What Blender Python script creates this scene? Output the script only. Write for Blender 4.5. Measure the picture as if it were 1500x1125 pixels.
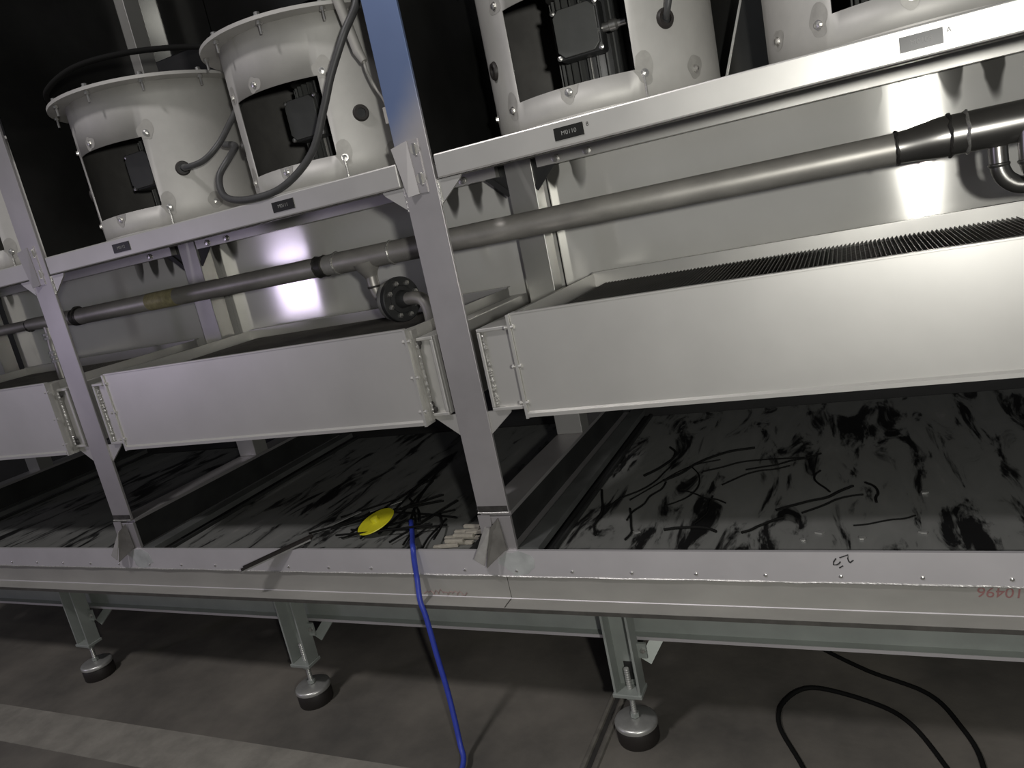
import bpy, bmesh, math, random
from mathutils import Vector, Matrix
random.seed(7)
for o in list(bpy.data.objects): bpy.data.objects.remove(o)
S = bpy.context.scene
COL = S.collection

# ------------------------------------------------------------------ camera
cam_d = bpy.data.cameras.new('camera'); cam = bpy.data.objects.new('camera', cam_d); COL.objects.link(cam)
cam_d.sensor_width = 36.0; cam_d.lens = 26.016; cam_d.clip_start = 0.02; cam_d.clip_end = 100
right = Vector((0.896986, 0.393421, -0.201586)); down = Vector((-0.093087, -0.277689, -0.956150)); fwd = Vector((-0.432148, 0.876418, -0.212461))
fwd.normalize(); right = (right - fwd*right.dot(fwd)).normalized(); down = fwd.cross(right)
mw = Matrix(((right.x, -down.x, -fwd.x, 0.75), (right.y, -down.y, -fwd.y, -1.75), (right.z, -down.z, -fwd.z, 1.55), (0, 0, 0, 1)))
cam.matrix_world = mw
S.camera = cam

# ------------------------------------------------------------------ world, lamps, exposure
W = bpy.data.worlds.new('hall_air'); S.world = W; W.use_nodes = True
W.node_tree.nodes['Background'].inputs[0].default_value = (0.80, 0.82, 0.88, 1)
W.node_tree.nodes['Background'].inputs[1].default_value = 0.075
S.view_settings.view_transform = 'Standard'; S.view_settings.look = 'None'
S.view_settings.exposure = 0.5; S.view_settings.gamma = 1.0; S.view_settings.use_curve_mapping = False
def area(name, loc, target, size, power, color):
    l = bpy.data.lights.new(name, 'AREA'); l.shape = 'DISK'; l.size = size; l.energy = power; l.color = color
    o = bpy.data.objects.new(name, l); COL.objects.link(o); o.location = loc
    o.rotation_euler = (Vector(target) - Vector(loc)).to_track_quat('-Z', 'Y').to_euler()
    return o
lamp = area('assumed_work_lamp', (1.16, -2.05, 1.60), (0.30, 0.3, 1.75), 0.085, 15.5, (1.0, 0.985, 0.93)); lamp.data.spread = math.radians(150)  # assumed unseen lamp near the camera, read off the wall glare
area('assumed_ceiling_lamp', (-1.4, -2.7, 5.2), (-1.2, 0, 0.5), 0.5, 62, (1.0, 0.96, 0.97))  # assumed overhead lamp, out of view, read off the shadow edge on the floor
area('assumed_violet_light', (-4.6, -3.0, 1.38), (-1.1, 0, 1.4), 0.5, 6.5, (0.80, 0.70, 1.0))  # assumed unseen violet light, placed for the sheen on trough and rear panel

area('assumed_far_lamp', (-6.0, -3.7, 4.5), (-1.5, 0, 2.0), 0.35, 5, (1.0, 0.98, 0.92))  # assumed lamp out of view, added for the round reflection on the upper panel

# ------------------------------------------------------------------ materials
def mat(name, col, metal=0.0, rough=0.5, var=0.0, scale=6.0, rvar=0.0, col2=None, stretch=(1, 1, 1), aniso=0.0, bump=0.0, bscale=200, spec=None):
    m = bpy.data.materials.new(name); m.use_nodes = True
    nt = m.node_tree; N = nt.nodes; L = nt.links; b = N['Principled BSDF']
    b.inputs['Metallic'].default_value = metal; b.inputs['Roughness'].default_value = rough
    b.inputs['Base Color'].default_value = (*col, 1)
    if spec is not None: b.inputs['Specular IOR Level'].default_value = spec
    tc = N.new('ShaderNodeTexCoord'); mp = N.new('ShaderNodeMapping'); mp.inputs['Scale'].default_value = stretch
    L.new(tc.outputs['Object'], mp.inputs['Vector'])
    if var > 0 or col2:
        n = N.new('ShaderNodeTexNoise'); n.inputs['Scale'].default_value = scale; n.inputs['Detail'].default_value = 6; n.inputs['Roughness'].default_value = 0.6
        L.new(mp.outputs[0], n.inputs['Vector'])
        r = N.new('ShaderNodeValToRGB'); r.color_ramp.elements[0].position = 0.36; r.color_ramp.elements[1].position = 0.66
        c2 = col2 if col2 else tuple(max(0, c*(1-var)) for c in col)
        r.color_ramp.elements[0].color = (*c2, 1); r.color_ramp.elements[1].color = (*col, 1)
        L.new(n.outputs['Fac'], r.inputs['Fac']); L.new(r.outputs['Color'], b.inputs['Base Color'])
    if rvar > 0:
        n2 = N.new('ShaderNodeTexNoise'); n2.inputs['Scale'].default_value = scale*1.7; n2.inputs['Detail'].default_value = 5
        L.new(mp.outputs[0], n2.inputs['Vector'])
        mr = N.new('ShaderNodeMapRange'); mr.inputs['To Min'].default_value = max(0.02, rough-rvar); mr.inputs['To Max'].default_value = rough+rvar
        L.new(n2.outputs['Fac'], mr.inputs['Value']); L.new(mr.outputs[0], b.inputs['Roughness'])
    if bump > 0:
        n3 = N.new('ShaderNodeTexNoise'); n3.inputs['Scale'].default_value = bscale; n3.inputs['Detail'].default_value = 3
        L.new(mp.outputs[0], n3.inputs['Vector'])
        bp = N.new('ShaderNodeBump'); bp.inputs['Strength'].default_value = bump; bp.inputs['Distance'].default_value = 0.003
        L.new(n3.outputs['Fac'], bp.inputs['Height']); L.new(bp.outputs[0], b.inputs['Normal'])
    if aniso > 0:
        b.inputs['Anisotropic'].default_value = aniso
        t = N.new('ShaderNodeTangent'); t.direction_type = 'RADIAL'; t.axis = 'Z'
        L.new(t.outputs[0], b.inputs['Tangent']); b.inputs['Anisotropic Rotation'].default_value = 0.25
    return m
M = {}
M['post'] = mat('satin_post_steel', (0.54, 0.52, 0.52), 0.70, 0.42, 0.18, 2.5, 0.06)
M['steel'] = mat('satin_steel', (0.60, 0.59, 0.56), 0.65, 0.42, 0.12, 3.0, 0.06)
M['trough'] = mat('trough_steel', (0.60, 0.59, 0.56), 0.60, 0.40, 0.10, 2.2, 0.06)
M['shell'] = mat('housing_steel', (0.52, 0.51, 0.48), 0.35, 0.58, 0.16, 5.0, 0.05)
M['inside'] = mat('shaded_housing_inside', (0.17, 0.165, 0.155), 0.35, 0.6, 0.3, 6)  # housing steel darkened, shade inside the opening put into the colour
M['stain'] = mat('heat_stain', (0.40, 0.39, 0.362), 0.35, 0.58, 0.2, 22)
M['pipe'] = mat('dull_pipe_steel', (0.62, 0.60, 0.55), 0.60, 0.45, 0.0, 5.0, 0.06, col2=(0.36, 0.345, 0.32), stretch=(0.6, 1, 1))
M['bigpipe'] = mat('polished_pipe_steel', (0.42, 0.41, 0.39), 0.9, 0.3, 0.3, 5.0, 0.06)
M['scorch'] = mat('scorched_weld', (0.10, 0.095, 0.09), 0.6, 0.45, 0.5, 40)
M['weld'] = mat('weld_bead', (0.62, 0.61, 0.58), 0.7, 0.35, 0.35, 120, 0.1, bump=0.6, bscale=180)
M['ledge'] = mat('rim_sheet', (0.64, 0.62, 0.63), 0.45, 0.5, 0.10, 3.0, 0.06)
M['rail'] = mat('rail_paint', (0.40, 0.39, 0.36), 0.25, 0.5, 0.22, 3.5, 0.05, stretch=(0.5, 1, 1))
M['edge'] = mat('raw_dark_edge', (0.10, 0.095, 0.085), 0.3, 0.6, 0.3, 20)
M['galv'] = mat('galvanised_paint', (0.33, 0.355, 0.33), 0.25, 0.5, 0.14, 8)
M['zinc'] = mat('zinc_bolt', (0.70, 0.69, 0.66), 0.9, 0.3, 0.2, 30)
M['disc'] = mat('foot_disc_steel', (0.60, 0.60, 0.57), 0.7, 0.36, 0.2, 20)
M['rubber'] = mat('black_rubber', (0.018, 0.015, 0.013), 0, 0.55)
M['darkside'] = mat('dark_steel', (0.035, 0.036, 0.035), 0.2, 0.5, 0.4, 6)  # near-black steel for cross webs, lips and small parts
M['void'] = mat('void_black_sheet', (0.020, 0.020, 0.020), 0.2, 0.6, 0.4, 3)  # near-black, the unlit void behind the machine put into the colour
M['motor'] = mat('motor_black', (0.035, 0.036, 0.036), 0.1, 0.45, 0.2, 30)
M['cover'] = mat('terminal_cover', (0.085, 0.087, 0.083), 0.1, 0.5, 0.15, 20)
M['cable'] = mat('grey_black_cable', (0.06, 0.06, 0.06), 0, 0.5, 0.2, 40)
M['blackcord'] = mat('black_cord', (0.008, 0.008, 0.0075), 0, 0.8, spec=0.1)
M['blue'] = mat('blue_cable_sheath', (0.035, 0.06, 0.42), 0, 0.45, 0.15, 60)
M['yellow'] = mat('yellow_plastic', (0.62, 0.58, 0.02), 0, 0.4, 0.12, 30)
M['tape'] = mat('yellow_tape', (0.40, 0.36, 0.20), 0.1, 0.5, 0.35, 50)
M['pale'] = mat('pale_wood', (0.42, 0.39, 0.33), 0, 0.6, 0.2, 60)
M['tag'] = mat('black_tag', (0.012, 0.012, 0.011), 0, 0.32)
M['tagtext'] = mat('tag_lettering', (0.22, 0.22, 0.21), 0, 0.5)
M['ink'] = mat('marker_ink', (0.02, 0.02, 0.02), 0, 0.6)
M['red'] = mat('red_marker', (0.25, 0.12, 0.115), 0, 0.6)
M['redsm'] = mat('red_smear', (0.36, 0.27, 0.25), 0.2, 0.55, 0.25, 25)
M['fin'] = mat('fin_steel', (0.16, 0.15, 0.14), 0.7, 0.4, 0.3, 10)
M['beige'] = mat('pale_plastic', (0.62, 0.60, 0.54), 0, 0.5)
M['clip'] = mat('dark_clip_steel', (0.22, 0.21, 0.195), 0.5, 0.45, 0.3, 14)
M['flangegrey'] = mat('shaded_flange_grey', (0.15, 0.155, 0.15), 0.3, 0.5, 0.35, 5)  # grey lowered, shading on the flange strip put into the colour
M['floor2'] = mat('worn_concrete_band', (0.27, 0.255, 0.22), 0, 0.75, 0.30, 9, 0.1, bump=0.3, bscale=60)
M['sealant'] = mat('pale_sealant', (0.56, 0.58, 0.565), 0.3, 0.5, 0.25, 18)
M['joint'] = mat('joint_filler', (0.03, 0.028, 0.025), 0, 0.8, 0.3, 30)
M['ridge'] = mat('joint_ridge', (0.15, 0.14, 0.12), 0, 0.75, 0.3, 30)

def floor_mat():
    m = mat('stained_concrete', (0.175, 0.160, 0.136), 0, 0.72, 0.0, 1.6, 0.12, col2=(0.075, 0.07, 0.062), bump=0.25, bscale=40)
    return m
M['floor'] = floor_mat()

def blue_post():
    # front post with a blue tint on its upper length, fading unevenly below
    m = M['post'].copy(); m.name = 'post_steel_with_blue_tint'
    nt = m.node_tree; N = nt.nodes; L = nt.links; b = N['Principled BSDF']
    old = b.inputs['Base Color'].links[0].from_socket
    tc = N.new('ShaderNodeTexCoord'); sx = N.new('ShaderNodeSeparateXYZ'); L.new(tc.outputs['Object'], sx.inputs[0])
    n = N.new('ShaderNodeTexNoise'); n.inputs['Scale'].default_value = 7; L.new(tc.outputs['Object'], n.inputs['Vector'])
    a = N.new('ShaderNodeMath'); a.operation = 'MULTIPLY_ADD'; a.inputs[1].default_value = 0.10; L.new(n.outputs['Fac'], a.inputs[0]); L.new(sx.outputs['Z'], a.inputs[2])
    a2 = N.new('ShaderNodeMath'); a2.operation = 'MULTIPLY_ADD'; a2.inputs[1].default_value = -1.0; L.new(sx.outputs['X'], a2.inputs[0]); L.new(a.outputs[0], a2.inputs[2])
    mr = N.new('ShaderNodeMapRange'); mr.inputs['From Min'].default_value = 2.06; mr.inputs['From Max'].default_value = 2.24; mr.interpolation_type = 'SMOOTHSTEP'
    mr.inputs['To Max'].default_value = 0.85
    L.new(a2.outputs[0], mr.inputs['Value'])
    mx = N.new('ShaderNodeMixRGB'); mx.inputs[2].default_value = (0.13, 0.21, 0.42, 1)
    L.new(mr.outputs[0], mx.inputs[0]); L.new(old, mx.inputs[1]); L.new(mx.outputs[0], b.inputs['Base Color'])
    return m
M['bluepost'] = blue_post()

def wall_mat():
    # polished stainless with soot fingers running down near each frame
    m = mat('polished_rear_steel', (0.82, 0.81, 0.765), 0.34, 0.14, 0.10, 2.0, 0.02, aniso=0.9)
    nt = m.node_tree; N = nt.nodes; L = nt.links; b = N['Principled BSDF']
    old = b.inputs['Base Color'].links[0].from_socket
    tc = N.new('ShaderNodeTexCoord'); s = N.new('ShaderNodeSeparateXYZ'); L.new(tc.outputs['Object'], s.inputs[0])
    def mth(op, a, bb=None, c=None):
        q = N.new('ShaderNodeMath'); q.operation = op
        for i, v in enumerate((a, bb, c)):
            if v is None: continue
            if isinstance(v, (int, float)): q.inputs[i].default_value = v
            else: L.new(v, q.inputs[i])
        return q.outputs[0]
    x, z = s.outputs['X'], s.outputs['Z']
    nz = N.new('ShaderNodeTexNoise'); nz.inputs['Scale'].default_value = 9; L.new(tc.outputs['Object'], nz.inputs['Vector'])
    wob = mth('MULTIPLY_ADD', nz.outputs['Fac'], 2.2, -1.1)
    fing = mth('SINE', mth('ADD', mth('MULTIPLY', x, 62.0), wob))               # finger spacing about 0.11 m
    fing = mth('MULTIPLY_ADD', fing, 0.5, 0.5)
    fs = mth('SQRT', mth('MAXIMUM', mth('MULTIPLY_ADD', fing, 1.5, -0.5), 0.0))      # rounded finger ends
    n2 = N.new('ShaderNodeTexNoise'); n2.inputs['Scale'].default_value = 4.3; L.new(tc.outputs['Object'], n2.inputs['Vector'])
    length = mth('MULTIPLY_ADD', n2.outputs['Fac'], 0.16, 0.03)
    low = mth('SUBTRACT', 1.715, mth('MULTIPLY', fs, length))
    edge = N.new('ShaderNodeMapRange'); edge.interpolation_type = 'SMOOTHSTEP'
    edge.inputs['From Min'].default_value = -0.012; edge.inputs['From Max'].default_value = 0.035
    L.new(mth('SUBTRACT', z, low), edge.inputs['Value'])
    period = mth('ABSOLUTE', mth('SUBTRACT', mth('FLOORED_MODULO', mth('ADD', x, 0.40+0.8), 1.6), 0.8))
    near = N.new('ShaderNodeMapRange'); near.interpolation_type = 'SMOOTHSTEP'
    near.inputs['From Min'].default_value = 0.38; near.inputs['From Max'].default_value = 0.28
    L.new(period, near.inputs['Value'])
    fac = mth('MULTIPLY', mth('MULTIPLY', edge.outputs[0], near.outputs[0]), 0.9)
    mx = N.new('ShaderNodeMixRGB'); mx.inputs[2].default_value = (0.035, 0.033, 0.028, 1)
    L.new(fac, mx.inputs[0]); L.new(old, mx.inputs[1]); L.new(mx.outputs[0], b.inputs['Base Color'])
    return m
M['wall'] = wall_mat()
M['rearpost'] = mat('polished_post_steel', (0.44, 0.435, 0.41), 0.6, 0.38, 0.12, 3, 0.05)
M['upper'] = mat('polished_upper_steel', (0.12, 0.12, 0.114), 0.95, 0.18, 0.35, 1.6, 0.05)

def tray_mat():
    m = mat('smeared_black_tray', (0.040, 0.041, 0.040), 0.0, 0.5, 0, 3, 0.1)
    nt = m.node_tree; N = nt.nodes; L = nt.links; b = N['Principled BSDF']
    tc = N.new('ShaderNodeTexCoord'); mp = N.new('ShaderNodeMapping'); mp.inputs['Scale'].default_value = (9, 2.2, 1); mp.inputs['Rotation'].default_value = (0, 0, 0.35)
    L.new(tc.outputs['Object'], mp.inputs['Vector'])
    n = N.new('ShaderNodeTexNoise'); n.inputs['Scale'].default_value = 1.3; n.inputs['Detail'].default_value = 8; n.inputs['Roughness'].default_value = 0.62; n.inputs['Distortion'].default_value = 0.7
    L.new(mp.outputs[0], n.inputs['Vector'])
    r = N.new('ShaderNodeValToRGB'); e = r.color_ramp.elements
    e[0].position = 0.40; e[0].color = (0.006, 0.006, 0.006, 1); e[1].position = 0.47; e[1].color = (0.15, 0.152, 0.143, 1)
    q = e.new(0.66); q.color = (0.175, 0.176, 0.166, 1); q2 = e.new(0.74); q2.color = (0.23, 0.222, 0.21, 1)
    L.new(n.outputs['Fac'], r.inputs['Fac']); L.new(r.outputs['Color'], b.inputs['Base Color'])
    return m
M['tray'] = tray_mat()

# ------------------------------------------------------------------ mesh helpers
class MB:
    def __init__(s): s.v = []; s.f = []
    def add(s, vs, fs):
        k = len(s.v); s.v += [tuple(p) for p in vs]; s.f += [tuple(i+k for i in f) for f in fs]; return s
    def box(s, x0, x1, y0, y1, z0, z1):
        vs = [(x, y, z) for z in (z0, z1) for y in (y0, y1) for x in (x0, x1)]
        return s.add(vs, [(0, 2, 3, 1), (4, 5, 7, 6), (0, 1, 5, 4), (2, 6, 7, 3), (0, 4, 6, 2), (1, 3, 7, 5)])
    def prism(s, poly, d):                                   # planar polygon (3-D points) pushed along vector d
        n = len(poly); d = Vector(d); a = [Vector(p) for p in poly]
        return s.add([*a, *[p+d for p in a]], [tuple(range(n-1, -1, -1)), tuple(range(n, 2*n)), *[(i, (i+1) % n, n+(i+1) % n, n+i) for i in range(n)]])
    def bar(s, p, q, w, h, up=(0, 0, 1)):                    # rectangular bar from p to q
        p, q, up = Vector(p), Vector(q), Vector(up); d = (q-p).normalized()
        sx = d.cross(up).normalized()*w/2; sz = sx.cross(d).normalized()*h/2
        c = [p-sx-sz, p+sx-sz, p+sx+sz, p-sx+sz]
        return s.prism(c, q-p)
    def tube(s, path, r, n=12, cap=True):
        P = [Vector(p) for p in path]; rr = r if isinstance(r, (list, tuple)) else [r]*len(P)
        ref = None; rings = []
        for i, p in enumerate(P):
            d = (P[min(i+1, len(P)-1)]-P[max(i-1, 0)]).normalized()
            if ref is None: ref = d.orthogonal().normalized()
            ref = (ref-d*ref.dot(d)).normalized(); bn = d.cross(ref)
            rings.append([p+(ref*math.cos(2*math.pi*k/n)+bn*math.sin(2*math.pi*k/n))*rr[i] for k in range(n)])
        vs = [v for r_ in rings for v in r_]; fs = []
        for i in range(len(P)-1):
            for k in range(n):
                a, b = i*n+k, i*n+(k+1) % n; fs.append((a, b, b+n, a+n))
        if cap: fs += [tuple(range(n-1, -1, -1)), tuple(range((len(P)-1)*n, len(P)*n))]
        return s.add(vs, fs)
    def lathe(s, c, axis, prof, n=32):                       # prof: list of (radius, distance along axis)
        ax = Vector(axis).normalized(); u = ax.orthogonal().normalized(); w = ax.cross(u); c = Vector(c)
        vs = []; fs = []
        for r, h in prof:
            for k in range(n):
                t = 2*math.pi*k/n; vs.append(c+ax*h+(u*math.cos(t)+w*math.sin(t))*r)
        m = len(prof)
        for i in range(m-1):
            for k in range(n):
                a, b = i*n+k, i*n+(k+1) % n; fs.append((a, b, b+n, a+n))
        if prof[0][0] > 1e-6 and prof[0] != prof[-1]: fs.append(tuple(range(n-1, -1, -1)))
        if prof[-1][0] > 1e-6 and prof[0] != prof[-1]: fs.append(tuple(range((m-1)*n, m*n)))
        return s.add(vs, fs)
    def build(s, name, m, parent=None, smooth=False, bevel=0.0, kind=None):
        me = bpy.data.meshes.new(name); me.from_pydata([tuple(v) for v in s.v], [], s.f)
        bm = bmesh.new(); bm.from_mesh(me); bmesh.ops.recalc_face_normals(bm, faces=bm.faces)
        if bevel: bmesh.ops.bevel(bm, geom=list(bm.edges), offset=bevel, segments=2, affect='EDGES', profile=0.5)
        bm.to_mesh(me); bm.free()
        if smooth:
            for p in me.polygons: p.use_smooth = True
            me.set_sharp_from_angle(angle=math.radians(38))
        me.materials.append(M[m] if isinstance(m, str) else m)
        o = bpy.data.objects.new(name, me); COL.objects.link(o)
        if parent: o.parent = parent
        if kind: o['kind'] = kind
        return o
def empty(name, loc, label, cat, group=None):
    o = bpy.data.objects.new(name, None); COL.objects.link(o); o.location = loc; o.empty_display_size = 0.1
    return tag(o, label, cat, group)
def tag(o, label, cat, group=None):
    o['label'] = label; o['category'] = cat
    if group: o['group'] = group
    return o
def struct(o, label=None):
    o['kind'] = 'structure'
    if label: o['label'] = label
    return o
def dup(root, loc, rz=0, label=None):
    r = root.copy(); COL.objects.link(r); r.location = loc; r.rotation_euler = (0, 0, rz)
    if label: r['label'] = label
    for ch in root.children:
        c = ch.copy(); COL.objects.link(c); c.parent = r
        for g in ch.children:
            d = g.copy(); COL.objects.link(d); d.parent = c
    return r
def smooth_path(pts, n=10):
    P = [Vector(p) for p in pts]; P = [P[0]*2-P[1]]+P+[P[-1]*2-P[-2]]; out = []
    for i in range(1, len(P)-2):
        for k in range(n):
            t = k/n; a, b, c, d = P[i-1:i+3]
            out.append(0.5*((2*b)+(c-a)*t+(2*a-5*b+4*c-d)*t*t+(3*b-a-3*c+d)*t**3))
    out.append(P[-2]); return out
def text_mesh(name, body, size, m, parent, loc, rot, extrude=0.0004, shear=0.0):
    c = bpy.data.curves.new(name+'_curve', 'FONT'); c.body = body; c.size = size; c.extrude = extrude; c.align_x = 'CENTER'; c.align_y = 'CENTER'; c.shear = shear
    t = bpy.data.objects.new(name+'_tmp', c); COL.objects.link(t)
    me = bpy.data.meshes.new_from_object(t.evaluated_get(bpy.context.evaluated_depsgraph_get()))
    bpy.data.objects.remove(t); me.name = name; me.materials.clear(); me.materials.append(M[m])
    o = bpy.data.objects.new(name, me); COL.objects.link(o); o.parent = parent; o.location = loc; o.rotation_euler = rot
    return o

PX = (-0.257, -1.857, -3.457)          # frames along the machine
# ------------------------------------------------------------------ structure: floor and dark shell behind
fl = struct(MB().box(-9, 7, -7, 4.5, -0.08, 0).build('floor', 'floor'))
MB().box(-9, -0.3, -0.385, -0.207, 0, 0.0015).build('floor_strip', 'floor2', fl)
jt = MB().box(-0.080, -0.066, -0.6, 0.8, 0.0, 0.0012).build('floor_joint', 'joint', fl)
MB().tube([(-0.092, -0.6, 0.001), (-0.088, 0.1, 0.001), (-0.090, 0.8, 0.001)], 0.008, 8).build('joint_ridge', 'ridge', fl, True)
MB().tube([(-0.056, -0.6, 0.001), (-0.052, 0.1, 0.001), (-0.058, 0.8, 0.001)], 0.009, 8).build('joint_ridge', 'ridge', fl, True)
struct(MB().box(-9, 7, 1.35, 1.40, 0, 3.3).build('added_back_sheet', 'void'))  # added sheet closing the rear to keep the depth black

# ------------------------------------------------------------------ base frame
base = empty('base_frame', (0, 0, 0), 'long grey channel rail with a sheet rim carrying trays, posts and red marker writing', 'machine frame')
X0, X1 = -5.2, 2.4
web = MB().box(X0, X1, 0.0, 0.012, 0.462, 0.55).build('rail_web', 'rail', base)
MB().box(X0, X1, -0.052, 0.0, 0.462, 0.474).build('rail_flange', 'rail', base)
MB().box(X0, X1, -0.0535, -0.0522, 0.461, 0.4725).build('flange_edge', 'edge', base)
MB().tube([(X0, -0.001, 0.4745), (X1, -0.001, 0.4745)], 0.0022, 6).build('corner_weld', 'ledge', base)
MB().box(X0, X1, 0.110, 0.120, 0.303, 0.474).build('lower_rail_web', 'galv', base)
MB().box(X0, X1, 0.084, 0.110, 0.303, 0.311).build('lower_rail_flange', 'galv', base)
MB().box(X0, X1, 0.082, 0.0838, 0.302, 0.312).build('lower_rail_edge', 'ledge', base)
MB().box(X0, X1, 0.012, 0.110, 0.464, 0.474).build('rail_top', 'rail', base)
MB().box(-0.262, -0.2595, -0.0505, 0.0005, 0.4735, 0.4755).build('rail_seam', 'edge', base)
MB().box(-0.2605, -0.259, -0.0006, 0.0, 0.476, 0.55).build('rail_seam', 'edge', web)
# rim
rim = MB().box(X0, X1, -0.006, 0.004, 0.551, 0.633).build('rim_sheet', 'ledge', base)
mb = MB(); xs = [X0+i*0.05 for i in range(int((X1-X0)/0.05)+1)]
mb.tube([(x, -0.006, 0.5505+random.uniform(-.0012, .0012)) for x in xs], [0.0028+random.uniform(-.0008, .0012) for x in xs], 6)
mb.build('sealant_line', 'weld', rim, True)
riv = None
for i in range(-22, 12):
    x = 0.3+i*0.1735
    if riv is None:
        riv = MB().lathe((0, 0, 0), (0, -1, 0), [(0.0052, 0), (0.0046, 0.0022), (0.0026, 0.0035), (0.0, 0.0038)], 12).build('rivet', 'zinc', rim, True)
        r = riv
    else:
        r = riv.copy(); COL.objects.link(r)
    r.location = (x, -0.006, 0.569)
# marker writing on the rim: 25, written upside down
mb = MB()
Y = -0.0064
for st in ([(.641, .617), (.635, .608), (.634, .600), (.641, .600), (.647, .604), (.650, .609)], [(.646, .592), (.655, .598)],
           [(.649, .619), (.669, .627), (.667, .618), (.668, .611), (.671, .606)], [(.671, .606), (.674, .609), (.679, .613)]):
    mb.tube([(p[0], Y, p[1]) for p in st], 0.0017, 6)
mb.build('marker_number', 'ink', rim)
text_mesh('red_marker_number', '10496', 0.036, 'red', web, (0.972, -0.0006, 0.534), (math.radians(90), math.pi, 0), 0.0003, 0.15)
mb = MB(); random.seed(3)
for k in range(9):
    x = -0.565+k*0.017
    mb.tube([(x, -0.0003, 0.484+random.uniform(-.006, .006)), (x+0.012, -0.0003, 0.487+random.uniform(-.008, .010)), (x+0.02, -0.0003, 0.482+random.uniform(-.004, .008))], 0.0022, 5)
mb.build('red_smear', 'redsm', web)
# cross members between the trays at every frame
for px in PX:
    g = MB().box(px-0.05, px+0.05, 0.012, 1.3, 0.738, 0.75)
    g.box(px-0.05, px+0.05, 0.03, 1.3, 0.62, 0.628)
    g.build('cross_member', 'post', base)
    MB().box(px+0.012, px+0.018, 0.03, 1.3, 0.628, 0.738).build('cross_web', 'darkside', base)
    MB().box(px-0.02, px+0.05, 0.0, 0.012, 0.633, 0.738).build('end_plate', 'post', base, bevel=0.001)
    MB().box(px+0.05, px+0.112, 0.012, 1.3, 0.612, 0.634).build('tray_flange', 'flangegrey', base)
    MB().box(px+0.112, px+0.138, 0.06, 1.3, 0.596, 0.604).build('tray_gutter', 'void', base)
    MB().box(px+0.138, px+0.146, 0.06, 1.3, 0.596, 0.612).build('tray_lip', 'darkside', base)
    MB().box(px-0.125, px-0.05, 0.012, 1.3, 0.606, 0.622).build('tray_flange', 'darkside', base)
    # pale weld-through patch on the rim below the frame
    n = 18; pts = []
    for k in range(n):
        t = 2*math.pi*k/n; r = 1+random.uniform(-.18, .18)
        pts.append((px+0.045+math.cos(t)*0.055*r, -0.0062, 0.592+math.sin(t)*0.036*r))
    MB().prism(pts, (0, -0.0004, 0)).build('sealant_patch', 'sealant', base)
for i in range(3):
    xl = PX[i]+0.146; xr = (PX[i-1]-0.125) if i else 1.25
    MB().box(xl, xr, 0.03, 1.3, 0.585, 0.600).build('tray_floor', 'tray', base)
    MB().box(xl, xr, 0.03, 0.045, 0.6, 0.604).build('tray_seam', 'darkside', base)

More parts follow.
